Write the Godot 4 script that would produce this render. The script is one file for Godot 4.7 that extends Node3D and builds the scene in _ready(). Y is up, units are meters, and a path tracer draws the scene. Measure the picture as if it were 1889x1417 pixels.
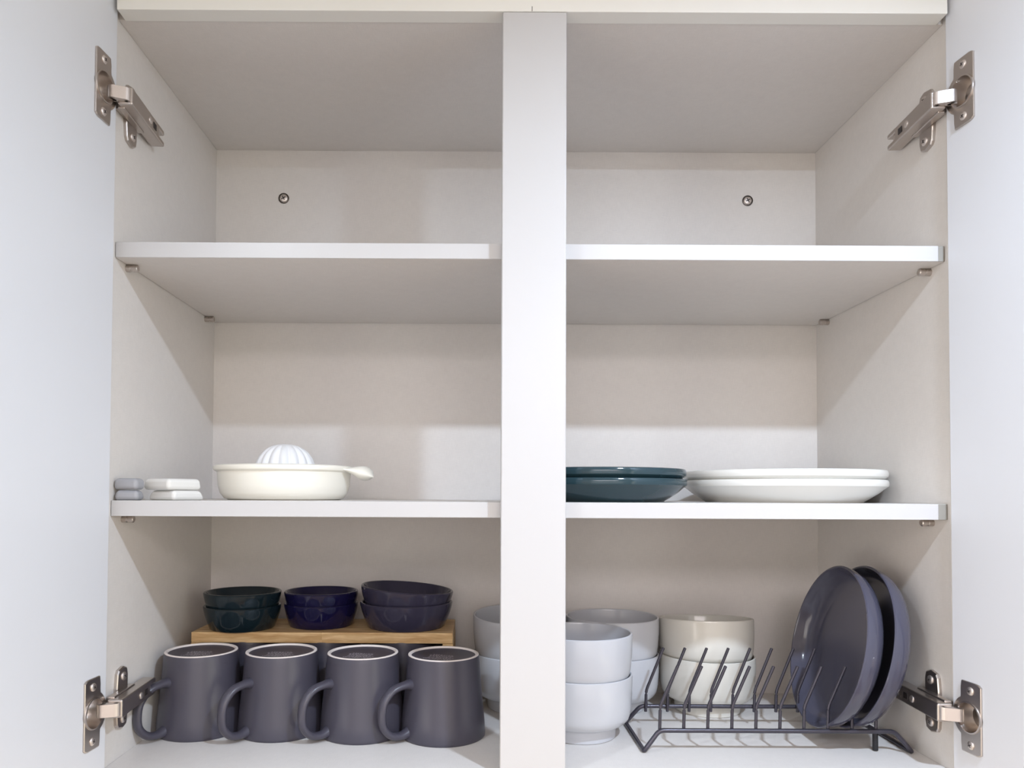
extends Node3D
# A white kitchen wall cabinet with open doors: two shelves, crockery, mugs and a plate rack.
# Units are metres; the front of the cabinet body is near z = 0 and the eye height is y = 0.

const FLOOR_Y := -0.2321      # inside bottom of the cabinet
const SHELF_LOW := -0.0065    # top of the lower shelf
const SHELF_HIGH := 0.2163    # top of the upper shelf
const BACK_Z := -0.244
const HALF_W := 0.358
const CEIL_Y := 0.4102        # underside of the cabinet top
const ROOM_TOP := 0.47

var mats := {}
var used := {}


func _ready() -> void:
	# ---------------------------------------------------------------- camera, sky, light, exposure
	var cam := Camera3D.new()
	cam.name = "camera"
	cam.projection = Camera3D.PROJECTION_FRUSTUM
	cam.near = 0.02
	cam.far = 20.0
	cam.size = 0.02 * 1417.0 / 1350.0
	cam.frustum_offset = Vector2(0.02 * (944.5 - 880.64) / 1350.0, 0.02 * (878.46 - 708.5) / 1350.0)
	cam.position = Vector3(-0.0452, 0.0, 0.6217)
	cam.rotation = Vector3(0.02500, -0.0008, 0.0048)
	add_child(cam)
	cam.current = true

	var env := Environment.new()
	env.background_mode = Environment.BG_COLOR
	env.background_color = Color(0.55, 0.56, 0.6)
	env.tonemap_mode = Environment.TONE_MAPPER_LINEAR
	env.tonemap_exposure = 0.94
	env.sdfgi_enabled = true
	env.ssao_enabled = true
	env.ssil_enabled = true
	var we := WorldEnvironment.new()
	we.name = "world_environment"
	we.environment = env
	add_child(we)

	# two small cool downlights in the ceiling in front of the cabinet, and an added warm panel further back for fill
	area_light("downlight_lamp", Vector3(0.298, 0.4445, 0.466), Vector2(0.036, 0.036), 0.74, Color(0.843, 0.912, 1.0))
	area_light("downlight_lamp", Vector3(-0.405, 0.4445, 0.466), Vector2(0.036, 0.036), 0.24, Color(0.90, 0.95, 1.0))
	area_light("added_panel_fill", Vector3(0.1, 0.448, 1.55), Vector2(0.9, 0.6), 2.2, Color(0.955, 0.92, 0.93))

	# added frontal fill, built as a wide window across the room
	area_light("added_fill", Vector3(0.2, -0.25, 2.49), Vector2(1.9, 1.2), 0.25, Color(1.0, 0.9, 0.72), Vector3.ZERO)

	area_light("added_fill", Vector3(-1.68, -0.3, 1.55), Vector2(1.5, 1.3), 2.38, Color(0.975, 0.958, 0.932), Vector3(0, -PI / 2, 0))  # added side fill, one lamp at each side of the room
	area_light("added_fill", Vector3(1.68, -0.3, 1.55), Vector2(1.5, 1.3), 1.17, Color(0.985, 1.0, 0.925), Vector3(0, PI / 2, 0))

	make_materials()
	build_room()
	build_cabinet()
	build_shelves()
	build_upper_shelf_things()
	build_mugs()
	build_riser_and_small_bowls()
	build_white_bowls()
	build_rack_and_plates()


func area_light(called: String, at: Vector3, size: Vector2, energy: float, color: Color, turn := Vector3(-PI / 2, 0, 0)) -> void:
	var l := AreaLight3D.new()
	l.name = called
	l.area_size = size
	l.light_energy = energy
	l.light_color = color
	l.area_normalize_energy = true
	l.area_range = 8.0
	l.area_attenuation = 2.0
	l.shadow_enabled = true
	l.position = at
	l.rotation = turn
	add_child(l, true)


# -------------------------------------------------------------------- shapes
class Shape:
	var v := PackedVector3Array()
	var n := PackedVector3Array()
	var uv := PackedVector2Array()
	var i := PackedInt32Array()

	func point(p: Vector3, nn: Vector3, t: Vector2, xf: Transform3D) -> int:
		v.append(xf * p)
		n.append((xf.basis * nn).normalized())
		uv.append(t)
		return v.size() - 1

	func tri(a: int, b: int, c: int) -> void:
		var g := (v[b] - v[a]).cross(v[c] - v[a])
		if g.dot(n[a] + n[b] + n[c]) > 0.0:   # front faces run clockwise
			i.append_array([a, c, b])
		else:
			i.append_array([a, b, c])

	func quad(a: int, b: int, c: int, d: int) -> void:
		tri(a, b, c)
		tri(a, c, d)

	func mesh() -> ArrayMesh:
		var a := []
		a.resize(Mesh.ARRAY_MAX)
		a[Mesh.ARRAY_VERTEX] = v
		a[Mesh.ARRAY_NORMAL] = n
		a[Mesh.ARRAY_TEX_UV] = uv
		a[Mesh.ARRAY_INDEX] = i
		var m := ArrayMesh.new()
		m.add_surface_from_arrays(Mesh.PRIMITIVE_TRIANGLES, a)
		return m


func rbox(s: Shape, center: Vector3, size: Vector3, r := 0.0008, xf := Transform3D(), fine := false) -> Shape:
	var h := size / 2.0
	r = minf(r, minf(h.x, minf(h.y, h.z)) * 0.98)
	var core := h - Vector3(r, r, r)
	for axis in 3:
		var b := (axis + 1) % 3
		var c := (axis + 2) % 3
		for side in [-1.0, 1.0]:
			var lb := cuts(h[b], r, fine)
			var lc := cuts(h[c], r, fine)
			var first := s.v.size()
			for y in lc:
				for x in lb:
					var p := Vector3()
					p[axis] = side * h[axis]
					p[b] = x
					p[c] = y
					var k := p.clamp(-core, core)
					var nn := (p - k).normalized()
					var q := k + nn * r + center
					var t := Vector2(q.z, q.y) if axis == 0 else Vector2(q.x, q.z) if axis == 1 else Vector2(q.x, q.y)
					s.point(q, nn, t, xf)
			var w := lb.size()
			for y in lc.size() - 1:
				for x in w - 1:
					var o: int = first + y * w + x
					s.quad(o, o + 1, o + w + 1, o + w)
	return s


func cuts(h: float, r: float, fine: bool) -> Array:
	if fine:
		return [-h, -h + r * 0.3, -h + r * 0.65, -h + r, h - r, h - r * 0.65, h - r * 0.3, h]
	return [-h, -h + r, h - r, h]


func lathe(s: Shape, prof: Array, seg := 64, xf := Transform3D(), crease := 38.0) -> Shape:
	var norms := []
	for k in prof.size() - 1:
		var d: Vector2 = prof[k + 1] - prof[k]
		norms.append(Vector2(d.y, -d.x).normalized())
	for k in prof.size() - 1:
		var na: Vector2 = norms[k]
		var nb: Vector2 = norms[k]
		if k > 0 and absf(rad_to_deg(norms[k].angle_to(norms[k - 1]))) < crease:
			na = (norms[k] + norms[k - 1]).normalized()
		if k < norms.size() - 1 and absf(rad_to_deg(norms[k].angle_to(norms[k + 1]))) < crease:
			nb = (norms[k] + norms[k + 1]).normalized()
		var first := s.v.size()
		for j in seg + 1:
			var t := TAU * j / seg
			var c := cos(t)
			var z := sin(t)
			var p: Vector2 = prof[k]
			var q: Vector2 = prof[k + 1]
			s.point(Vector3(p.x * c, p.y, p.x * z), Vector3(na.x * c, na.y, na.x * z), Vector2(0.5 + 0.5 * c * p.x / 0.05, 0.5 + 0.5 * z * p.x / 0.05), xf)
			s.point(Vector3(q.x * c, q.y, q.x * z), Vector3(nb.x * c, nb.y, nb.x * z), Vector2(0.5 + 0.5 * c * q.x / 0.05, 0.5 + 0.5 * z * q.x / 0.05), xf)
		for j in seg:
			var o := first + 2 * j
			if prof[k].x < 1e-6:
				s.tri(o, o + 1, o + 3)
			elif prof[k + 1].x < 1e-6:
				s.tri(o, o + 1, o + 2)
			else:
				s.quad(o, o + 1, o + 3, o + 2)
	return s


func tube(s: Shape, pts: Array, ra: Variant, rb: Variant = null, seg := 12, up := Vector3.UP, closed := false, xf := Transform3D()) -> Shape:
	var count := pts.size()
	var first := s.v.size()
	for k in count:
		var a: Vector3 = pts[(k - 1 + count) % count] if closed else pts[maxi(k - 1, 0)]
		var b: Vector3 = pts[(k + 1) % count] if closed else pts[mini(k + 1, count - 1)]
		var d := (b - a).normalized()
		var side := d.cross(up)
		side = side.normalized() if side.length() > 0.05 else d.cross(Vector3(0.31, 0.2, 0.93)).normalized()
		var top := side.cross(d).normalized()
		var x: float = ra[k] if ra is Array else ra
		var y: float = x if rb == null else (rb[k] if rb is Array else rb)
		for j in seg:
			var t := TAU * j / seg
			s.point(pts[k] + side * cos(t) * x + top * sin(t) * y, side * cos(t) / maxf(x, 1e-5) + top * sin(t) / maxf(y, 1e-5), Vector2(float(j) / seg, k * 0.1), xf)
	for k in (count if closed else count - 1):
		for j in seg:
			var k2 := (k + 1) % count
			s.quad(first + k * seg + j, first + k * seg + (j + 1) % seg, first + k2 * seg + (j + 1) % seg, first + k2 * seg + j)
	if not closed:
		for e in 2:
			var k: int = 0 if e == 0 else count - 1
			var d: Vector3 = (pts[0] - pts[1] if e == 0 else pts[count - 1] - pts[count - 2]).normalized()
			var x: float = ra[k] if ra is Array else ra
			var mid := s.point(pts[k] + d * x * 0.35, d, Vector2(), xf)
			var ring := s.v.size()
			for j in seg:
				s.v.append(s.v[first + k * seg + j])
				s.n.append((s.n[first + k * seg + j] + (xf.basis * d).normalized() * 0.8).normalized())
				s.uv.append(Vector2())
			for j in seg:
				s.tri(mid, ring + j, ring + (j + 1) % seg)
	return s


func fillet(pts: Array, r: float, steps := 6, closed := false) -> Array:
	var out := []
	var n := pts.size()
	for k in n:
		if not closed and (k == 0 or k == n - 1):
			out.append(pts[k])
			continue
		var p: Vector3 = pts[k]
		var a: Vector3 = pts[(k - 1 + n) % n]
		var b: Vector3 = pts[(k + 1) % n]
		var s0 := p + (a - p).normalized() * minf(r, (a - p).length() * 0.48)
		var s1 := p + (b - p).normalized() * minf(r, (b - p).length() * 0.48)
		for j in steps + 1:
			var t := float(j) / steps
			out.append(s0.lerp(p, t).lerp(p.lerp(s1, t), t))
	return out


func extrude(s: Shape, poly: PackedVector2Array, depth: float, xf: Transform3D) -> Shape:
	# polygon in x, y; from z = 0 to z = depth, with a small chamfer at the front
	var n := poly.size()
	var mid := Vector2()
	for p in poly:
		mid += p / n
	var ch := depth * 0.3
	var inner := PackedVector2Array()
	for p in poly:
		inner.append(p - (p - mid).normalized() * ch)
	var tris := Geometry2D.triangulate_polygon(poly)
	for e in 2:
		var first := s.v.size()
		for k in n:
			var p := inner[k] if e == 1 else poly[k]
			s.point(Vector3(p.x, p.y, depth * e), Vector3(0, 0, 1 if e == 1 else -1), p, xf)
		for k in range(0, tris.size(), 3):
			s.tri(first + tris[k], first + tris[k + 1], first + tris[k + 2])
	for k in n:
		var a := poly[k]
		var b := poly[(k + 1) % n]
		var ia := inner[k]
		var ib := inner[(k + 1) % n]
		var out2 := Vector2((b - a).y, -(b - a).x).normalized()
		if out2.dot((a + b) / 2 - mid) < 0:
			out2 = -out2
		var o := Vector3(out2.x, out2.y, 0)
		var o2 := (o + Vector3(0, 0, 1)).normalized()
		s.quad(s.point(Vector3(a.x, a.y, 0), o, a, xf), s.point(Vector3(b.x, b.y, 0), o, b, xf), s.point(Vector3(b.x, b.y, depth - ch), o, b, xf), s.point(Vector3(a.x, a.y, depth - ch), o, a, xf))
		s.quad(s.point(Vector3(a.x, a.y, depth - ch), o2, a, xf), s.point(Vector3(b.x, b.y, depth - ch), o2, b, xf), s.point(Vector3(ib.x, ib.y, depth), o2, b, xf), s.point(Vector3(ia.x, ia.y, depth), o2, a, xf))
	return s


func surface(s: Shape, nu: int, nv: int, f: Callable, wrap := true, xf := Transform3D()) -> Shape:
	# f(u, v) with u, v in 0..1; normals from neighbours, pointing away from the axis at the origin
	var first := s.v.size()
	var e := 0.0015
	for b in nv + 1:
		for a in nu + 1:
			var u := float(a) / nu
			var w := float(b) / nv
			var p: Vector3 = f.call(u, w)
			var du: Vector3 = f.call(u + e, w) - f.call(u - e, w)
			var dv: Vector3 = f.call(u, minf(w + e, 1.0)) - f.call(u, maxf(w - e, 0.0))
			var nn := du.cross(dv)
			nn = nn.normalized() if nn.length() > 1e-14 else Vector3.UP
			if nn.dot(p + Vector3(0, 0.02, 0)) < 0:
				nn = -nn
			s.point(p, nn, Vector2(u, w), xf)
	for b in nv:
		for a in nu:
			var o := first + b * (nu + 1) + a
			s.quad(o, o + 1, o + nu + 2, o + nu + 1)
	return s


# -------------------------------------------------------------------- nodes
func numbered(called: String) -> String:
	var k: int = used.get(called, 0)
	used[called] = k + 1
	return called if k == 0 else "%s_%03d" % [called, k]


func obj(called: String, s: Shape, m: Material, parent: Node = self) -> MeshInstance3D:
	var o := MeshInstance3D.new()
	o.name = numbered(called) if parent == self else called
	o.mesh = s.mesh()
	o.material_override = m
	o.cast_shadow = GeometryInstance3D.SHADOW_CASTING_SETTING_ON
	parent.add_child(o, true)
	return o


func part_node(called: String, parent: Node) -> Node3D:
	var o := Node3D.new()
	o.name = called
	parent.add_child(o, true)
	return o


func tag(o: Node, label: String, category: String, group := "") -> void:
	o.set_meta("label", label)
	o.set_meta("category", category)
	if group:
		o.set_meta("group", group)


func thing(called: String, label: String, category: String, at := Vector3.ZERO, group := "") -> Node3D:
	var o := Node3D.new()
	o.name = numbered(called)
	o.position = at
	add_child(o)
	tag(o, label, category, group)
	return o


func copy(o: Node3D, base: String, label: String, at: Vector3) -> Node3D:
	var c: Node3D = o.duplicate()
	c.name = numbered(base)
	c.position = at
	c.set_meta("label", label)
	add_child(c)
	return c


func struct(called: String, s: Shape, m: Material) -> MeshInstance3D:
	var o := obj(called, s, m)
	o.set_meta("kind", "structure")
	return o


# -------------------------------------------------------------------- materials
func srgb(r: int, g: int, b: int) -> Color:
	return Color(r / 255.0, g / 255.0, b / 255.0)


func mat(key: String, c: Color, rough: float, metal := 0.0, spec := 0.5) -> StandardMaterial3D:
	var m := StandardMaterial3D.new()
	m.resource_name = key
	m.albedo_color = c
	m.roughness = rough
	m.metallic = metal
	m.metallic_specular = spec
	mats[key] = m
	return m


func linen() -> ImageTexture:
	# a faint woven print, almost white, that tints the laminate
	var f := FastNoiseLite.new()
	f.seed = 4
	f.frequency = 0.05
	var im := Image.create(512, 512, false, Image.FORMAT_RGB8)
	for y in 512:
		for x in 512:
			var k := 0.5 * f.get_noise_2d(x * 0.4, y * 9.0) + 0.5 * f.get_noise_2d(x * 9.0 + 500, y * 0.4) + 0.25 * f.get_noise_2d(x * 0.3 + 90, y * 0.3)
			var g := clampf(0.965 + 0.035 * k, 0.0, 1.0)
			im.set_pixel(x, y, Color(g, g, g))
	return ImageTexture.create_from_image(im)


func make_materials() -> void:
	var lam := mat("laminate", srgb(231, 226, 221), 0.42)
	lam.albedo_texture = linen()
	lam.uv1_scale = Vector3(8.0, 8.0, 1.0)
	mat("edge_band", srgb(198, 197, 197), 0.38)
	mat("strip_beige", srgb(150, 147, 140), 0.6)
	mat("rail_lightened", srgb(237, 236, 230), 0.4)  # stile paint made lighter, making up for weak light on the rail
	mat("door_white", srgb(220, 222, 227), 0.4)
	mat("room_wall", srgb(215, 206, 196), 0.9)
	mat("room_ceiling", srgb(232, 228, 222), 0.9)
	mat("bounce_worktop", srgb(232, 228, 220), 0.5)
	mat("room_floor", srgb(150, 122, 98), 0.6)
	mat("nickel", srgb(196, 188, 182), 0.3, 1.0)
	mat("nickel_dark", srgb(92, 86, 82), 0.35, 1.0)
	mat("nickel_bright", srgb(216, 208, 203), 0.45, 1.0)
	mat("slot_dark", srgb(40, 34, 34), 0.5)
	mat("mug_grey", srgb(70, 68, 79), 0.33)
	mat("bare_clay", srgb(226, 216, 210), 0.8)
	var sheen := mat("rack_metal", srgb(64, 62, 72), 0.3, 0.5)
	sheen.metallic_specular = 0.6
	mat("rubber", srgb(28, 28, 32), 0.7)
	mat("plate_grey", srgb(76, 76, 91), 0.13)
	mat("bowl_grey", srgb(58, 56, 75), 0.1)
	mat("bowl_green", srgb(25, 39, 47), 0.08)
	mat("bowl_navy", srgb(24, 22, 60), 0.08)
	mat("plate_teal", srgb(40, 63, 71), 0.1)
	mat("bowl_white", srgb(194, 196, 201), 0.16)
	mat("bowl_cream", srgb(214, 212, 204), 0.16)
	mat("plate_white", srgb(226, 225, 220), 0.2)
	mat("juicer_cream", srgb(243, 239, 227), 0.25)
	mat("juicer_white", srgb(240, 241, 243), 0.35)
	mat("rest_grey", srgb(160, 161, 166), 0.22)
	mat("rest_white", srgb(228, 227, 223), 0.22)
	var lamp := mat("lamp_face", srgb(245, 246, 250), 0.6)
	lamp.emission_enabled = true
	lamp.emission = srgb(240, 244, 255)
	lamp.emission_energy_multiplier = 0.4
	# oak, grain along x
	var f := FastNoiseLite.new()
	f.seed = 11
	f.frequency = 0.02
	f.fractal_octaves = 4
	var im := Image.create(512, 256, false, Image.FORMAT_RGB8)
	for y in 256:
		for x in 512:
			var g := f.get_noise_2d(x * 0.35, y * 3.0 + 14.0 * f.get_noise_2d(x * 0.5, y * 0.6))
			var fine := f.get_noise_2d(x * 0.8 + 900, y * 14.0)
			var k := clampf(0.5 + g * 0.9 + fine * 0.35, 0.0, 1.0)
			im.set_pixel(x, y, srgb(196, 154, 102).lerp(srgb(238, 208, 158), k))
	var oak := mat("oak", Color.WHITE, 0.5)
	oak.albedo_texture = ImageTexture.create_from_image(im)
	oak.uv1_scale = Vector3(4.0, 9.0, 1.0)
	# mug base with a worn, unreadable stamp
	var st := Image.create(256, 256, false, Image.FORMAT_RGB8)
	st.fill(srgb(62, 59, 70))
	var rng := RandomNumberGenerator.new()
	rng.seed = 5
	for row in 6:
		var x := 92 + rng.randi_range(0, 14)
		while x < 168 - rng.randi_range(0, 12):
			var w := rng.randi_range(2, 6)
			for dx in w:
				for dy in rng.randi_range(3, 6):
					st.set_pixel(x + dx, 128 + row * 9 + dy, srgb(62, 59, 70).lerp(srgb(205, 198, 206), rng.randf_range(0.55, 1.0)))
			x += w + rng.randi_range(1, 4)
	var base := mat("mug_stamp", Color.WHITE, 0.4)
	base.albedo_texture = ImageTexture.create_from_image(st)


# -------------------------------------------------------------------- the room
func build_room() -> void:
	var w: Material = mats.room_wall
	struct("wall_back", rbox(Shape.new(), Vector3(0, -0.7, -0.33), Vector3(3.6, 2.6, 0.12)), w)
	struct("wall_left", rbox(Shape.new(), Vector3(-1.75, -0.7, 1.1), Vector3(0.12, 2.6, 3.0)), w)
	struct("wall_right", rbox(Shape.new(), Vector3(1.75, -0.7, 1.1), Vector3(0.12, 2.6, 3.0)), w)
	struct("wall_front", rbox(Shape.new(), Vector3(0, -0.7, 2.6), Vector3(3.6, 2.6, 0.12)), w)
	struct("floor", rbox(Shape.new(), Vector3(0, -1.96, 1.1), Vector3(3.6, 0.12, 3.1)), mats.room_floor)
	struct("ceiling", rbox(Shape.new(), Vector3(0, ROOM_TOP + 0.06, 1.1), Vector3(3.6, 0.12, 3.1)), mats.room_ceiling)
	struct("added_worktop_1", rbox(Shape.new(), Vector3(0, -0.80, 0.02), Vector3(3.4, 0.04, 0.58), 0.002), mats.bounce_worktop)   # unseen worktop, added to bounce light up into the cabinet
	# panes and frames added for the fill lights, out of view on three walls
	var panes := [[Vector3(0.2, -0.25, 2.52), Vector2(1.9, 1.2), 0.0], [Vector3(-1.705, -0.3, 1.55), Vector2(1.5, 1.3), PI / 2], [Vector3(1.705, -0.3, 1.55), Vector2(1.5, 1.3), PI / 2]]
	for k in 3:
		var size: Vector2 = panes[k][1]
		var xf := Transform3D(Basis(Vector3.UP, panes[k][2]), panes[k][0])
		var win := struct("fill_window_%d" % (k + 1), rbox(Shape.new(), Vector3.ZERO, Vector3(size.x, size.y, 0.02), 0.0008, xf), mats.lamp_face)
		var fr := Shape.new()
		for e in [-1.0, 1.0]:
			rbox(fr, Vector3(e * (size.x / 2 + 0.03), 0, 0), Vector3(0.06, size.y + 0.12, 0.04), 0.0008, xf)
			rbox(fr, Vector3(0, e * (size.y / 2 + 0.03), 0), Vector3(size.x, 0.06, 0.04), 0.0008, xf)
		obj("fill_window_frame", fr, mats.plate_white, win)
	# fittings of the two downlights and of the added fill panel
	for k in 2:
		var t := thing("downlight", ["round white downlight in the ceiling in front of the right cabinet door", "round white downlight in the ceiling in front of the left cabinet door"][k], "downlight", Vector3([0.298, -0.405][k], ROOM_TOP, 0.466), "ceiling downlights")
		obj("trim_ring", lathe(Shape.new(), [Vector2(0.027, 0), Vector2(0.034, 0), Vector2(0.034, -0.018), Vector2(0.031, -0.02), Vector2(0.027, -0.018), Vector2(0.027, 0)], 40), mats.plate_white, t)
		obj("diffuser", lathe(Shape.new(), [Vector2(0.0, -0.022), Vector2(0.0265, -0.022), Vector2(0.0265, 0.0)], 40), mats.lamp_face, t)
	var p := thing("added_fill_panel", "wide white ceiling panel added for fill light behind the camera", "light", Vector3(0.1, ROOM_TOP, 1.55))
	obj("frame", rbox(Shape.new(), Vector3(0, -0.008, 0), Vector3(0.96, 0.016, 0.66), 0.003), mats.plate_white, p)
	obj("diffuser", rbox(Shape.new(), Vector3(0, -0.013, 0), Vector3(0.9, 0.012, 0.6), 0.003), mats.lamp_face, p)


# -------------------------------------------------------------------- the cabinet
func build_cabinet() -> void:
	var c := thing("wall_cabinet", "white two-door kitchen wall cabinet standing open around the crockery", "cabinet")
	var lam: Material = mats.laminate
	var mid_y := (FLOOR_Y + CEIL_Y) / 2
	var tall := CEIL_Y - FLOOR_Y
	obj("back_panel", rbox(Shape.new(), Vector3(0, mid_y, BACK_Z - 0.006), Vector3(2 * HALF_W + 0.03, tall + 0.03, 0.012), 0.0005), lam, c)
	for s in [-1.0, 1.0]:
		obj("side_panel", rbox(Shape.new(), Vector3(s * (HALF_W + 0.009), mid_y, BACK_Z / 2 - 0.0065), Vector3(0.018, tall + 0.036, -BACK_Z + 0.011), 0.0006), lam, c)
	obj("top_panel", rbox(Shape.new(), Vector3(0, CEIL_Y + 0.009, BACK_Z / 2 - 0.002), Vector3(2 * HALF_W, 0.018, -BACK_Z - 0.004), 0.0005), lam, c)
	obj("bottom_panel", rbox(Shape.new(), Vector3(0, FLOOR_Y - 0.009, BACK_Z / 2 - 0.0005), Vector3(2 * HALF_W, 0.018, -BACK_Z - 0.001), 0.0005), lam, c)
	obj("top_rail", rbox(Shape.new(), Vector3(0, (0.4092 + ROOM_TOP) / 2, 0.004), Vector3(0.704, ROOM_TOP - 0.4092, 0.016), 0.0007), mats.rail_lightened, c)
	obj("centre_stile", rbox(Shape.new(), Vector3(0.00205, (0.4090 + FLOOR_Y - 0.018) / 2, 0.004), Vector3(0.0542, 0.4090 - FLOOR_Y + 0.018, 0.016), 0.0012, Transform3D(), true), mats.edge_band, c)
	obj("pencil_mark", rbox(Shape.new(), Vector3(-0.0002, 0.4115, 0.01205), Vector3(0.0005, 0.0042, 0.0002), 0.0001), mats.slot_dark, c)
	# shelf pegs
	for y in [SHELF_HIGH - 0.0135, SHELF_LOW - 0.0135]:
		for s in [-1.0, 1.0]:
			for z in [-0.0255, -0.214]:
				var turn := Transform3D(Basis(Vector3(0, 0, 1), -PI / 2 * s), Vector3(s * (HALF_W + 0.002), y - 0.0033, z))
				var prof := [Vector2(0, -0.012), Vector2(0.0024, -0.012), Vector2(0.0031, -0.0113), Vector2(0.0031, -0.0075), Vector2(0.0026, -0.0071), Vector2(0.0026, -0.0062), Vector2(0.0031, -0.0058), Vector2(0.0031, 0.0)]
				obj("shelf_peg", lathe(Shape.new(), prof, 20, Transform3D(Basis(Vector3(0, 0, 1), -PI / 2 * s), Vector3(s * (HALF_W + 0.0015), y - 0.0032, z))), mats.nickel, c)
	# hanging screws through the back panel
	for x in [-0.2773, 0.2767]:
		var sc := obj("screw", screw_head(0.0052, Transform3D(Basis(Vector3(1, 0, 0), PI / 2), Vector3(x, 0.3523, BACK_Z))), mats.nickel_bright, c)
		obj("washer", lathe(Shape.new(), [Vector2(0.0048, 0.0012), Vector2(0.0048, 0), Vector2(0.0064, 0), Vector2(0.0062, 0.001), Vector2(0.0052, 0.0013)], 28, Transform3D(Basis(Vector3(1, 0, 0), PI / 2), Vector3(x, 0.3523, BACK_Z))), mats.nickel_dark, sc)
		obj("cross_slot", cross_slot(0.0027, Transform3D(Basis(Vector3(1, 0, 0), PI / 2), Vector3(x, 0.3523, BACK_Z + 0.0020))), mats.slot_dark, sc)
	# doors, each bored for its two hinge cups
	for s in [-1.0, 1.0]:
		var a: float = deg_to_rad(4.0) if s < 0 else deg_to_rad(6.0)
		var d := CSGBox3D.new()
		d.name = "door"
		d.size = Vector3(0.018, 0.70, 0.37)
		d.material = mats.door_white
		d.set_meta("label", "left door, open" if s < 0 else "right door, open")
		# local z runs along the door away from its hinge edge, its inner face is at local x = 0
		var along := Vector3(s * sin(a), 0, cos(a))
		var face := Vector3(-s * cos(a), 0, sin(a))
		var origin := Vector3(s * 0.3552, 0.095, 0.004)
		d.transform = Transform3D(Basis(face * (-s), Vector3.UP, along), origin + along * 0.185 - face * 0.009)
		c.add_child(d, true)
		for y in [0.3365, -0.1795]:
			var hole := CSGCylinder3D.new()
			hole.name = "cup_bore"
			hole.operation = CSGShape3D.OPERATION_SUBTRACTION
			hole.radius = 0.0128
			hole.height = 0.024
			hole.sides = 40
			hole.material = mats.slot_dark
			hole.transform = Transform3D(Basis(Vector3(0, 0, 1), PI / 2), Vector3(-s * 0.009, y - 0.095, 0.0185 - 0.185))
			d.add_child(hole, true)
		for y in [0.3365, -0.1795]:
			build_hinge(c, s, y, a)


func screw_head(r: float, xf: Transform3D) -> Shape:
	return lathe(Shape.new(), [Vector2(r, 0), Vector2(r, r * 0.12), Vector2(r * 0.85, r * 0.3), Vector2(r * 0.5, r * 0.4), Vector2(0, r * 0.42)], 24, xf)


func cross_slot(r: float, xf: Transform3D) -> Shape:
	var s := Shape.new()
	var turn := xf * Transform3D(Basis(Vector3.UP, 0.5), Vector3.ZERO)
	rbox(s, Vector3.ZERO, Vector3(2 * r, 0.0008, r * 0.42), 0.0002, turn)
	rbox(s, Vector3.ZERO, Vector3(r * 0.42, 0.00082, 2 * r), 0.0002, turn)
	return s


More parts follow.
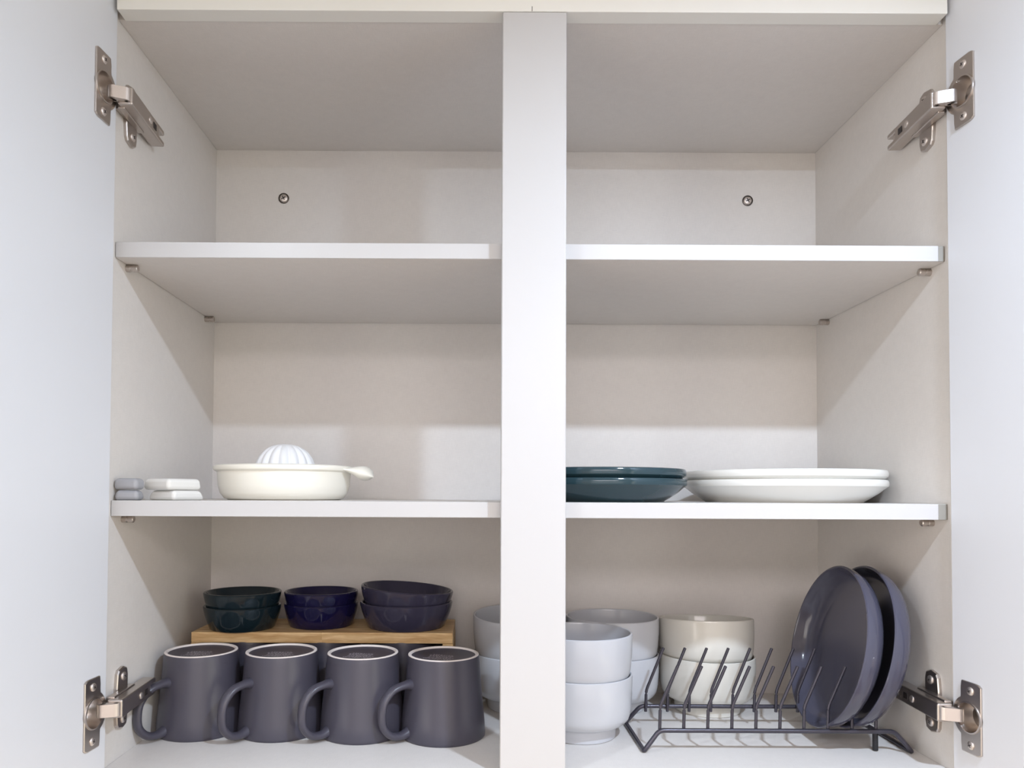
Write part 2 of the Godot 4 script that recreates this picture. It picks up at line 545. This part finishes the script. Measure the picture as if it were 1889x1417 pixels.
func build_hinge(c: Node3D, s: float, y: float, a: float) -> void:
	# the local frame: x away from the side panel, y up, z towards the room
	var side := Transform3D(Basis(Vector3(-s, 0, 0), Vector3.UP, Vector3(0, 0, 1)), Vector3(s * HALF_W, y, 0))
	var h := part_node("hinge", c)
	# cup flange on the door: polar outline of a bar joined with a disc
	var along := Vector3(-sin(a), 0, cos(a))
	var face := Vector3(cos(a), 0, sin(a))
	var cup := side * Transform3D(Basis(along, Vector3.UP, face), Vector3(0.0028, 0, 0.004) + along * 0.0185)
	# in the cup frame x runs along the door away from its edge, z points out of the door
	var fl := Shape.new()
	var ring := []
	var hole := []
	for k in 72:
		var t := TAU * k / 72
		var d := Vector2(cos(t), sin(t))
		var far: float = 0.0175 if d.x < 0.25 else 0.0
		var lo := Vector2(-0.0085, -0.0288)
		var hi := Vector2(0.0125, 0.0288)
		var tx := (hi.x if d.x > 0 else lo.x) / d.x if absf(d.x) > 1e-4 else 9.0
		var ty := (hi.y if d.y > 0 else lo.y) / d.y if absf(d.y) > 1e-4 else 9.0
		var rect := minf(tx, ty)
		rect = minf(rect, 0.0301)
		ring.append(d * maxf(rect, far))
		hole.append(d * 0.0117)
	var th := 0.0016
	for k in 72:
		var k2 := (k + 1) % 72
		var p: Vector2 = ring[k]
		var q: Vector2 = ring[k2]
		var ip: Vector2 = hole[k]
		var iq: Vector2 = hole[k2]
		var on := Vector3((q - p).y, -(q - p).x, 0).normalized()
		var up := Vector3(0, 0, 1)
		var pi2 := p * 0.975
		var qi2 := q * 0.975
		fl.quad(fl.point(Vector3(pi2.x, pi2.y, th), up, p, cup), fl.point(Vector3(qi2.x, qi2.y, th), up, q, cup), fl.point(Vector3(iq.x, iq.y, th), up, iq, cup), fl.point(Vector3(ip.x, ip.y, th), up, ip, cup))
		fl.quad(fl.point(Vector3(p.x, p.y, 0.0001), on, p, cup), fl.point(Vector3(q.x, q.y, 0.0001), on, q, cup), fl.point(Vector3(q.x, q.y, th * 0.7), on, q, cup), fl.point(Vector3(p.x, p.y, th * 0.7), on, p, cup))
		fl.quad(fl.point(Vector3(p.x, p.y, th * 0.7), (on + up).normalized(), p, cup), fl.point(Vector3(q.x, q.y, th * 0.7), (on + up).normalized(), q, cup), fl.point(Vector3(qi2.x, qi2.y, th), (on + up).normalized(), q, cup), fl.point(Vector3(pi2.x, pi2.y, th), (on + up).normalized(), p, cup))
	obj("cup_flange", fl, mats.nickel, h)
	var turn := cup * Transform3D(Basis(Vector3(1, 0, 0), PI / 2), Vector3.ZERO)
	obj("hinge_cup", lathe(Shape.new(), [Vector2(0.0131, 0.0014), Vector2(0.0129, 0.0024), Vector2(0.0119, 0.0026), Vector2(0.0114, 0.0014), Vector2(0.0112, -0.006), Vector2(0.009, -0.0095), Vector2(0, -0.0105)], 40, turn), mats.nickel, h)
	for k in [-1.0, 1.0]:
		var at := cup * Transform3D(Basis(Vector3(1, 0, 0), PI / 2), Vector3(0.002, k * 0.0218, th))
		obj("screw", screw_head(0.0034, at), mats.nickel_bright, h)
		obj("cross_slot", cross_slot(0.0016, at * Transform3D(Basis(), Vector3(0, 0.00125, 0))), mats.slot_dark, h)
	# bent arm: a flat strip from the cup to the body
	var arm := fillet([Vector3(-0.0005, 0, 0.0130), Vector3(0.0035, 0, 0.0185), Vector3(0.0185, 0, 0.0125), Vector3(0.0165, 0, -0.012)], 0.004)
	var strip := Shape.new()
	for k in arm.size() - 1:
		var p: Vector3 = arm[k]
		var q: Vector3 = arm[k + 1]
		var d := (q - p).normalized()
		var nn := Vector3(d.z, 0, -d.x)
		if nn.z + nn.x * 0.5 < 0:
			nn = -nn
		var hh := Vector3(0, 0.0052, 0)
		for e in [0.0, 1.0]:
			var off: Vector3 = -nn * 0.0016 * float(e)
			var o: Vector3 = nn if e == 0.0 else -nn
			strip.quad(strip.point(p + off + hh, o, Vector2(), side), strip.point(q + off + hh, o, Vector2(), side), strip.point(q + off - hh, o, Vector2(), side), strip.point(p + off - hh, o, Vector2(), side))
		for e in [-1.0, 1.0]:
			var u := Vector3(0, e, 0)
			strip.quad(strip.point(p + hh * e, u, Vector2(), side), strip.point(q + hh * e, u, Vector2(), side), strip.point(q + hh * e - nn * 0.007, u, Vector2(), side), strip.point(p + hh * e - nn * 0.007, u, Vector2(), side))
	obj("hinge_arm", strip, mats.nickel_bright, h)
	# body: a channel along the side panel with a forked end
	var tilt := side * Transform3D(Basis(Vector3.UP, 0.075), Vector3(0.0118, 0, 0.010))
	var b := Shape.new()
	rbox(b, Vector3(0.0015, 0, -0.0315), Vector3(0.0125, 0.0152, 0.063), 0.0016, tilt, true)
	for e in [-1.0, 1.0]:
		rbox(b, Vector3(0.0015, e * 0.0052, -0.069), Vector3(0.0125, 0.0048, 0.016), 0.0014, tilt, true)
	rbox(b, Vector3(-0.0035, 0, -0.027), Vector3(0.006, 0.0178, 0.044), 0.001, tilt)
	obj("hinge_body", b, mats.nickel, h)
	var face_x := tilt * Transform3D(Basis(Vector3(0, 0, 1), -PI / 2), Vector3(0.00775, 0, 0))
	obj("body_slot", rbox(Shape.new(), Vector3(0, 0.0001, -0.052), Vector3(0.0055, 0.0006, 0.007), 0.0002, face_x), mats.slot_dark, h)
	obj("screw", screw_head(0.0031, face_x * Transform3D(Basis(), Vector3(0, 0, -0.041))), mats.nickel_bright, h)
	obj("screw", screw_head(0.0034, face_x * Transform3D(Basis(), Vector3(0, -0.003, -0.0665))), mats.nickel_bright, h)
	# mounting plate with two wings on the side panel
	var poly := PackedVector2Array()
	for p in [Vector2(-0.015, -0.010), Vector2(-0.0165, -0.022), Vector2(-0.0185, -0.025), Vector2(-0.027, -0.027), Vector2(-0.0325, -0.025), Vector2(-0.034, -0.020), Vector2(-0.034, 0.020), Vector2(-0.0325, 0.025), Vector2(-0.027, 0.027), Vector2(-0.0185, 0.025), Vector2(-0.0165, 0.022), Vector2(-0.015, 0.010)]:
		poly.append(p)
	var wall_face := side * Transform3D(Basis(Vector3(0, 0, 1), Vector3.UP, Vector3(1, 0, 0)), Vector3(0.0001, 0, 0))
	var mp := extrude(Shape.new(), poly, 0.0032, wall_face)
	rbox(mp, Vector3(-0.012, 0, 0.003), Vector3(0.026, 0.014, 0.0058), 0.001, wall_face)
	obj("mounting_plate", mp, mats.nickel, h)
	for k in [-1.0, 1.0]:
		var at2 := wall_face * Transform3D(Basis(Vector3(1, 0, 0), PI / 2), Vector3(-0.026, k * 0.0185, 0.0032))
		obj("screw", screw_head(0.0038, at2), mats.nickel_bright, h)
		obj("cross_slot", cross_slot(0.0018, at2 * Transform3D(Basis(), Vector3(0, 0.0014, 0))), mats.slot_dark, h)


func build_shelves() -> void:
	var names := ["empty upper white shelf board just under the hanging screws", "lower white shelf board carrying the juicer and dinner plates"]
	for k in 2:
		var top: float = [SHELF_HIGH, SHELF_LOW][k]
		var t := thing("shelf", names[k], "shelf", Vector3(0, top - 0.0135, 0), "shelf boards in the cabinet")
		obj("board", rbox(Shape.new(), Vector3(0, 0.00675, (-0.0052 + BACK_Z + 0.001) / 2), Vector3(2 * HALF_W - 0.001, 0.0135, -BACK_Z - 0.0062), 0.0004), mats.laminate, t)
		var strip_w: float = [0.0055, 0.0078][k]  # width of the darker beige strip at the right end
		obj("edge_band", rbox(Shape.new(), Vector3(-strip_w / 2, 0.00675, -0.0046), Vector3(2 * HALF_W - 0.001 - strip_w, 0.0135, 0.0012), 0.0005), mats.edge_band, t)
		obj("end_strip", rbox(Shape.new(), Vector3(HALF_W - 0.0005 - strip_w / 2, 0.00675, -0.00485), Vector3(strip_w, 0.0133, 0.0008), 0.0003), mats.strip_beige, t).set_meta("label", "darker beige strip at the right end of the shelf front")


# -------------------------------------------------------------------- things on the lower shelf
func build_upper_shelf_things() -> void:
	# citrus juicer
	var j := thing("citrus_juicer", "cream oval-lipped citrus juicer with a white fluted cone", "juicer", Vector3(-0.2394, SHELF_LOW, -0.120))
	var bowl := [Vector2(0, 0.0), Vector2(0.054, 0.0), Vector2(0.0585, 0.0018), Vector2(0.0625, 0.007), Vector2(0.0645, 0.014), Vector2(0.0655, 0.0275), Vector2(0.0685, 0.0292), Vector2(0.0692, 0.0312), Vector2(0.0688, 0.0332), Vector2(0.0665, 0.0342), Vector2(0.0635, 0.0332), Vector2(0.0620, 0.028), Vector2(0.0610, 0.012), Vector2(0.0560, 0.005), Vector2(0, 0.004)]
	var body := lathe(Shape.new(), bowl, 96)
	obj("bowl", body, mats.juicer_cream, j)
	var path := []
	var ra := []
	var rb := []
	for k in 13:
		var t := k / 12.0
		path.append(Vector3(0.058 + 0.032 * t, 0.0308 - 0.0072 * t * t, 0.004 + 0.004 * t))
		var round_ := sqrt(maxf(0.02, 1.0 - pow(maxf(t - 0.62, 0.0) / 0.38, 2.2)))
		ra.append(lerpf(0.024, 0.0165, t) * round_)
		rb.append(lerpf(0.0026, 0.0078, smoothstep(0.25, 0.8, t)) * round_)
	obj("handle", tube(Shape.new(), path, ra, rb, 24), mats.juicer_cream, j)
	var dome := func(u: float, w: float) -> Vector3:
		var t := w * PI / 2
		var flute := absf(sin(u * TAU * 8.0))
		var r := 0.0305 * pow(cos(t), 0.86) * (1.0 - 0.10 * (1.0 - flute) * smoothstep(0.0, 0.35, 1.0 - w))
		return Vector3(r * cos(u * TAU), 0.028 + 0.0285 * sin(t), r * sin(u * TAU))
	var ream := surface(Shape.new(), 192, 18, dome)
	lathe(ream, [Vector2(0.0305, 0.02), Vector2(0.0305, 0.028)], 64)
	lathe(ream, [Vector2(0.030, 0.019), Vector2(0.060, 0.0205), Vector2(0.060, 0.023), Vector2(0.030, 0.0245)], 64)
	obj("reamer", ream, mats.juicer_white, j)

	# four small ceramic rests at the left end
	var spec := [
		["chopstick_rest", "grey ceramic block at the shelf's left end, under the other grey one", "rest_grey", Vector3(-0.3464, 0, -0.0135), 3.0, Vector3(0.0215, 0.0088, 0.0155), false],
		["chopstick_rest", "grey ceramic block lying on top of the other grey one", "rest_grey", Vector3(-0.3467, 0.0092, -0.0138), -2.0, Vector3(0.0215, 0.0098, 0.0155), true],
		["chopstick_rest", "white ceramic block on the shelf beside the grey ones, lower of two", "rest_white", Vector3(-0.3155, 0, -0.0380), 60.0, Vector3(0.0350, 0.0088, 0.0360), false],
		["chopstick_rest", "white ceramic block lying on top of the other white one", "rest_white", Vector3(-0.3190, 0.0092, -0.0375), 58.0, Vector3(0.0355, 0.0100, 0.0370), true],
	]
	for e in spec:
		var t := thing(e[0], e[1], "chopstick rest", e[3] + Vector3(0, SHELF_LOW, 0), "stacked ceramic blocks")
		t.rotation_degrees.y = e[4]
		var sh := Shape.new()
		# turned over, each block narrows towards the top
		var sz: Vector3 = e[5]
		rbox(sh, Vector3(0, sz.y / 2, 0), sz, 0.0036, Transform3D(), true)
		var taper: float = 0.16 if not e[6] else 0.06
		for k in sh.v.size():
			var f: float = 1.0 - taper * sh.v[k].y / sz.y
			sh.v[k] = Vector3(sh.v[k].x * f, sh.v[k].y, sh.v[k].z * f)
		obj("block", sh, mats[e[2]], t)

	# dinner plates lying flat
	var wide: Array = plate_profile(0.0964, 0.074, 0.0222)
	var t0 := thing("dinner_plate", "white dinner plate lying on the shelf, under the other white plate", "plate", Vector3(0.2655, SHELF_LOW, -0.125), "stacked white dinner plates")
	obj("plate_body", lathe(Shape.new(), wide, 128), mats.plate_white, t0)
	copy(t0, "dinner_plate", "white dinner plate on top of the white stack", Vector3(0.2652, SHELF_LOW + 0.0092, -0.1252))
	var mid := plate_profile(0.085, 0.063, 0.0222)
	var t1 := thing("side_plate", "dark teal plate lying on the shelf, under the other teal plate", "plate", Vector3(0.0741, SHELF_LOW, -0.100), "stacked teal plates")
	obj("plate_body", lathe(Shape.new(), mid, 128), mats.plate_teal, t1)
	copy(t1, "side_plate", "dark teal plate on top of the teal stack", Vector3(0.0735, SHELF_LOW + 0.0092, -0.1))


func plate_profile(r: float, base: float, h: float) -> Array:
	var d := r - base
	return [Vector2(0, 0.0012), Vector2(base - 0.004, 0.0012), Vector2(base - 0.003, 0.0), Vector2(base, 0.0), Vector2(base + 0.001, 0.0010), Vector2(base + d * 0.30, h * 0.20), Vector2(base + d * 0.62, h * 0.42), Vector2(base + d * 0.83, h * 0.60), Vector2(r - 0.0018, h * 0.665), Vector2(r - 0.0004, h * 0.71), Vector2(r, h * 0.78), Vector2(r - 0.0001, h * 0.90), Vector2(r - 0.0010, h * 0.98), Vector2(r - 0.0026, h), Vector2(r - 0.0045, h * 0.98), Vector2(base + d * 0.62, h * 0.72), Vector2(base + d * 0.2, h * 0.36), Vector2(base - 0.004, h * 0.24), Vector2(0, h * 0.23)]


# -------------------------------------------------------------------- mugs
func build_mugs() -> void:
	var names := [
		"dark grey mug turned upside down, beside the cabinet's left side panel",
		"dark grey upside-down mug, second from the cabinet's left side",
		"dark grey upside-down mug, third from the cabinet's left side",
		"dark grey upside-down mug nearest the white centre post",
	]
	var spots := [Vector3(-0.3160, FLOOR_Y, -0.1052), Vector3(-0.2368, FLOOR_Y, -0.1045), Vector3(-0.1558, FLOOR_Y, -0.0996), Vector3(-0.0767, FLOOR_Y, -0.0938)]
	var t := thing("mug", names[0], "mug", spots[0], "upside-down mugs in a row")
	var h := 0.0775
	var out := [Vector2(0.0330, h - 0.0045), Vector2(0.0366, 0.004), Vector2(0.0386, 0.0004), Vector2(0.0398, 0.0), Vector2(0.0405, 0.0008), Vector2(0.0408, 0.003), Vector2(0.0400, 0.015), Vector2(0.0371, 0.045), Vector2(0.0350, h - 0.006), Vector2(0.03465, h - 0.002), Vector2(0.0343, h - 0.0006)]
	var body := lathe(Shape.new(), out, 72)
	lathe(body, [Vector2(0.0330, h - 0.0045), Vector2(0.0, h - 0.0046)], 48)
	obj("body", body, mats.mug_grey, t)
	obj("foot_ring", lathe(Shape.new(), [Vector2(0.03445, h - 0.0012), Vector2(0.0341, h - 0.0001), Vector2(0.0336, h + 0.0002), Vector2(0.0320, h + 0.0002), Vector2(0.0312, h - 0.0006), Vector2(0.0309, h - 0.0022)], 72), mats.bare_clay, t).set_meta("label", "unglazed pale foot ring")
	obj("base_disc", lathe(Shape.new(), [Vector2(0.0310, h - 0.0014), Vector2(0.0303, h - 0.0016), Vector2(0.0, h - 0.0016)], 48), mats.mug_stamp, t).set_meta("label", "dark base with a worn pale stamp")
	# handle towards the room and the left
	var a := deg_to_rad(-35.0)
	var dir := Vector3(sin(a), 0, cos(a))
	var pts := []
	for p in [Vector2(0.034, 0.0520), Vector2(0.042, 0.0525), Vector2(0.0545, 0.0495), Vector2(0.0635, 0.040), Vector2(0.0660, 0.0285), Vector2(0.0645, 0.0170), Vector2(0.0570, 0.0085), Vector2(0.0475, 0.0062), Vector2(0.0375, 0.0080)]:
		pts.append(dir * p.x + Vector3(0, p.y, 0))
	var curve := Curve3D.new()
	for k in pts.size():
		var tan_: Vector3 = (pts[mini(k + 1, pts.size() - 1)] - pts[maxi(k - 1, 0)]) / 6.0
		curve.add_point(pts[k], -tan_, tan_)
	curve.bake_interval = 0.0025
	var line := Array(curve.get_baked_points())
	var wide := []
	var thick := []
	for k in line.size():
		var u := float(k) / (line.size() - 1)
		var end := maxf(0.0, maxf(1.0 - u / 0.14, (u - 0.86) / 0.14))
		wide.append(0.0050 + 0.0012 * end * end)
		thick.append(0.0036 + 0.0026 * end * end)
	obj("handle", tube(Shape.new(), line, thick, wide, 16, dir.cross(Vector3.UP)), mats.mug_grey, t)
	for k in [1, 2, 3]:
		var c := copy(t, "mug", names[k], spots[k])
		c.rotation_degrees.y = [0, -3, -13, -21][k]
	var behind := [
		"dark grey mug in the shade under the wooden riser, nearest the cabinet's left side",
		"dark grey mug in the shade under the middle of the wooden riser",
		"dark grey mug in the shade under the wooden riser, nearest the centre post",
	]
	for k in 3:
		var c := copy(t, "mug", behind[k], Vector3(-0.2905 + 0.0832 * k, FLOOR_Y, -0.1845))
		c.set_meta("group", "mugs under the wooden riser")
		c.rotation_degrees.y = 35.0 + 180.0 - 32.0


# -------------------------------------------------------------------- the wooden stand and its bowls
func build_riser_and_small_bowls() -> void:
	var top := -0.1457
	var x0 := -0.3445
	var x1 := -0.0692
	var zf := -0.150
	var zb := -0.236
	var t := thing("wooden_stand", "low light-oak shelf riser behind the grey mugs", "riser", Vector3((x0 + x1) / 2, FLOOR_Y, (zf + zb) / 2))
	var w := x1 - x0
	var hh := top - FLOOR_Y
	obj("top_board", rbox(Shape.new(), Vector3(0, hh - 0.0056, 0), Vector3(w - 0.0008, 0.0112, zf - zb), 0.0008), mats.oak, t)
	for s in [-1.0, 1.0]:
		obj("leg", rbox(Shape.new(), Vector3(s * (w / 2 - 0.0056), (hh - 0.0113) / 2, 0), Vector3(0.0112, hh - 0.0113, zf - zb - 0.001), 0.0008), mats.oak, t)
	var specs := [
		["bowl_green", Vector3(-0.2991, top, -0.1782), 0.0409, 0.0334, 0.0252, 0.0397, "dark green", "left"],
		["bowl_navy", Vector3(-0.2175, top, -0.1965), 0.0405, 0.0339, 0.0255, 0.0383, "navy blue", "middle"],
		["bowl_grey", Vector3(-0.1224, top, -0.1925), 0.0510, 0.0417, 0.0280, 0.0415, "slate grey", "right"],
	]
	for e in specs:
		var r: float = e[2]
		var b: float = e[3]
		var h: float = e[4]
		var prof := [Vector2(0, 0.0012), Vector2(b - 0.004, 0.0012), Vector2(b - 0.003, 0), Vector2(b - 0.0006, 0.0), Vector2(b + 0.0008, 0.0012), Vector2(lerpf(b, r, 0.45), h * 0.32), Vector2(lerpf(b, r, 0.78), h * 0.62), Vector2(lerpf(b, r, 0.96), h * 0.86), Vector2(r, h * 0.95), Vector2(r - 0.0007, h * 0.99), Vector2(r - 0.0016, h), Vector2(r - 0.0027, h * 0.985), Vector2(r - 0.0037, h * 0.9), Vector2(lerpf(b, r, 0.4) - 0.0038, h * 0.42), Vector2(b - 0.002, h * 0.2), Vector2(b - 0.008, h * 0.15), Vector2(0, h * 0.14)]
		var lo := thing("small_bowl", "%s glazed small bowl, lower of its pair on the wooden riser" % e[6], "bowl", e[1], "small bowls on the wooden riser")
		obj("bowl_body", lathe(Shape.new(), prof, 96), mats[e[0]], lo)
		var up := copy(lo, "small_bowl", "%s glazed small bowl, upper of its pair on the wooden riser" % e[6], e[1] + Vector3(0, e[5] - h, 0))
		if e[0] == "bowl_grey":
			up.set_meta("label", "slate grey glazed small bowl sitting tilted in the bowl below it")
			up.position += Vector3(-0.0012, 0.0014, 0.0)
			up.rotation_degrees = Vector3(0, 0, -4.6)


# -------------------------------------------------------------------- white bowls
func build_white_bowls() -> void:
	var r := 0.0505
	var h := 0.0602
	var prof := [Vector2(0, 0.006), Vector2(0.031, 0.006), Vector2(0.0318, 0.0002), Vector2(0.0335, 0), Vector2(0.0345, 0.0008), Vector2(0.0346, 0.010), Vector2(0.0358, 0.0120), Vector2(0.0405, 0.0132), Vector2(0.0442, 0.0153), Vector2(0.0468, 0.0184), Vector2(0.0482, 0.0222), Vector2(0.0493, 0.0290), Vector2(0.0503, 0.043), Vector2(r, 0.058), Vector2(0.0502, 0.0596), Vector2(0.0494, h), Vector2(0.0484, 0.0597), Vector2(0.0478, 0.058), Vector2(0.0474, 0.042), Vector2(0.0462, 0.030), Vector2(0.043, 0.0225), Vector2(0.036, 0.0165), Vector2(0, 0.015)]
	var specs := [
		[Vector3(0.0561, FLOOR_Y, -0.0971), "white", "pale grey-white footed bowl right of the centre post, nearest the front", 0.0, Vector3.ZERO],
		[Vector3(0.1044, FLOOR_Y, -0.1880), "white", "pale grey-white footed bowl half hidden behind the front bowls", 0.0, Vector3.ZERO],
		[Vector3(0.0022, FLOOR_Y, -0.1880), "white", "pale footed bowl between the last mug and the centre post", -4.0, Vector3(0, 0.0022, 0)],
		[Vector3(0.2064, FLOOR_Y, -0.1810), "cream", "wide off-white bowl standing behind the plate rack's prongs", 5.0, Vector3(0, -0.0012, 0)],
	]
	var first: Node3D
	for e in specs:
		var lo: Node3D
		if first == null:
			lo = thing("footed_bowl", e[2] + ", lower of two", "bowl", e[0], "stacked white footed bowls")
			obj("bowl_body", lathe(Shape.new(), prof, 112), mats.bowl_white, lo)
			first = lo
		else:
			lo = copy(first, "footed_bowl", e[2] + ", lower of two", e[0])
		var up := copy(first, "footed_bowl", e[2] + ", upper of two", e[0] + Vector3(0, 0.0393, 0) + e[4])
		if e[3] != 0.0:
			up.rotation_degrees = Vector3(-e[3], 0, 0)
		if e[1] == "cream":
			for b in [lo, up]:
				(b.get_child(0) as MeshInstance3D).material_override = mats.bowl_cream


# -------------------------------------------------------------------- the rack and its plates
func build_rack_and_plates() -> void:
	var m: Material = mats.rack_metal
	var t := thing("plate_rack", "dark metal wire plate rack with two rows of slanted prongs", "rack", Vector3(0.225, FLOOR_Y, -0.084))
	var wr := 0.0021
	var zf := 0.0385
	var zr := -0.0380
	var y := 0.0195
	var xl := -0.104
	var xr := 0.1085
	var loop := [Vector3(xl, y, zf), Vector3(xr, y, zf), Vector3(xr + 0.0145, wr, zf + 0.003), Vector3(xr + 0.0145, wr, zr - 0.003), Vector3(xr, y, zr), Vector3(xl, y, zr), Vector3(xl - 0.0145, wr, zr - 0.003), Vector3(xl - 0.0145, wr, zf + 0.003)]
	# front half and rear half of the bent frame, and the two floor runs at its ends
	obj("front_rail", tube(Shape.new(), fillet([loop[7] + Vector3(0, 0, -0.006), loop[7], loop[0], loop[1], loop[2], loop[2] + Vector3(0, 0, -0.006)], 0.0045), wr), m, t)
	obj("rear_rail", tube(Shape.new(), fillet([loop[3] + Vector3(0, 0, 0.006), loop[3], loop[4], loop[5], loop[6], loop[6] + Vector3(0, 0, 0.006)], 0.0045), wr), m, t)
	for x in [xl - 0.0145, xr + 0.0145]:
		obj("end_bar", tube(Shape.new(), [Vector3(x, wr, zf - 0.0031), Vector3(x, wr, zr + 0.0031)], wr), m, t)
	var pr := 0.00145
	for k in 10:
		var x := -0.1032 + k * 0.0218
		obj("prong", tube(Shape.new(), fillet([Vector3(x, y - 0.0004, zf - wr), Vector3(x + 0.0006, y + 0.0215, zf - wr), Vector3(x + 0.0165, y + 0.0575, zf - wr)], 0.004, 4), pr, null, 10), m, t)
	for k in 10:
		var x := -0.0995 + k * 0.0218
		obj("prong", tube(Shape.new(), fillet([Vector3(x, y - 0.0045, zr + wr + 0.001), Vector3(x + 0.0006, y + 0.0165, zr + wr + 0.001), Vector3(x + 0.0180, y + 0.0590, zr + wr + 0.001)], 0.004, 4), pr, null, 10), m, t)
	obj("rubber_foot", tube(Shape.new(), [Vector3(0.0945, y - 0.003, zf - 0.006), Vector3(0.0945, 0.0008, zf - 0.006)], 0.0024, null, 14), mats.rubber, t)

	var prof := [Vector2(0, 0.0012), Vector2(0.054, 0.0012), Vector2(0.055, 0.0), Vector2(0.058, 0.0), Vector2(0.0595, 0.0008), Vector2(0.0660, 0.0030), Vector2(0.0710, 0.0066), Vector2(0.0745, 0.0112), Vector2(0.0765, 0.0165), Vector2(0.0774, 0.0208), Vector2(0.0774, 0.0222), Vector2(0.0766, 0.0230), Vector2(0.0754, 0.0228), Vector2(0.0746, 0.0216), Vector2(0.0728, 0.0165), Vector2(0.0695, 0.0105), Vector2(0.0645, 0.0066), Vector2(0.0575, 0.0046), Vector2(0, 0.0040)]
	var th := deg_to_rad(12.3)
	var ph := deg_to_rad(-2.7)
	var yaw := Basis(Vector3.UP, ph)
	var nn := yaw * Vector3(-cos(th), sin(th), 0)
	var uu := yaw * Vector3(sin(th), cos(th), 0)
	var bas := Basis(uu, nn, uu.cross(nn))
	var p := thing("upright_plate", "slate grey plate standing in the rack, nearer the white bowls", "plate", Vector3(0.2975, FLOOR_Y + 0.0122 + 0.0757, -0.0835) - nn * 0.0150, "slate grey plates in the rack")
	p.basis = bas
	obj("plate_body", lathe(Shape.new(), prof, 128), mats.plate_grey, p)
	var q := copy(p, "upright_plate", "slate grey plate standing in the rack, nearer the right door's hinge", Vector3(0.3215, FLOOR_Y + 0.0122 + 0.0757, -0.0838) - nn * 0.0150)
	q.basis = bas
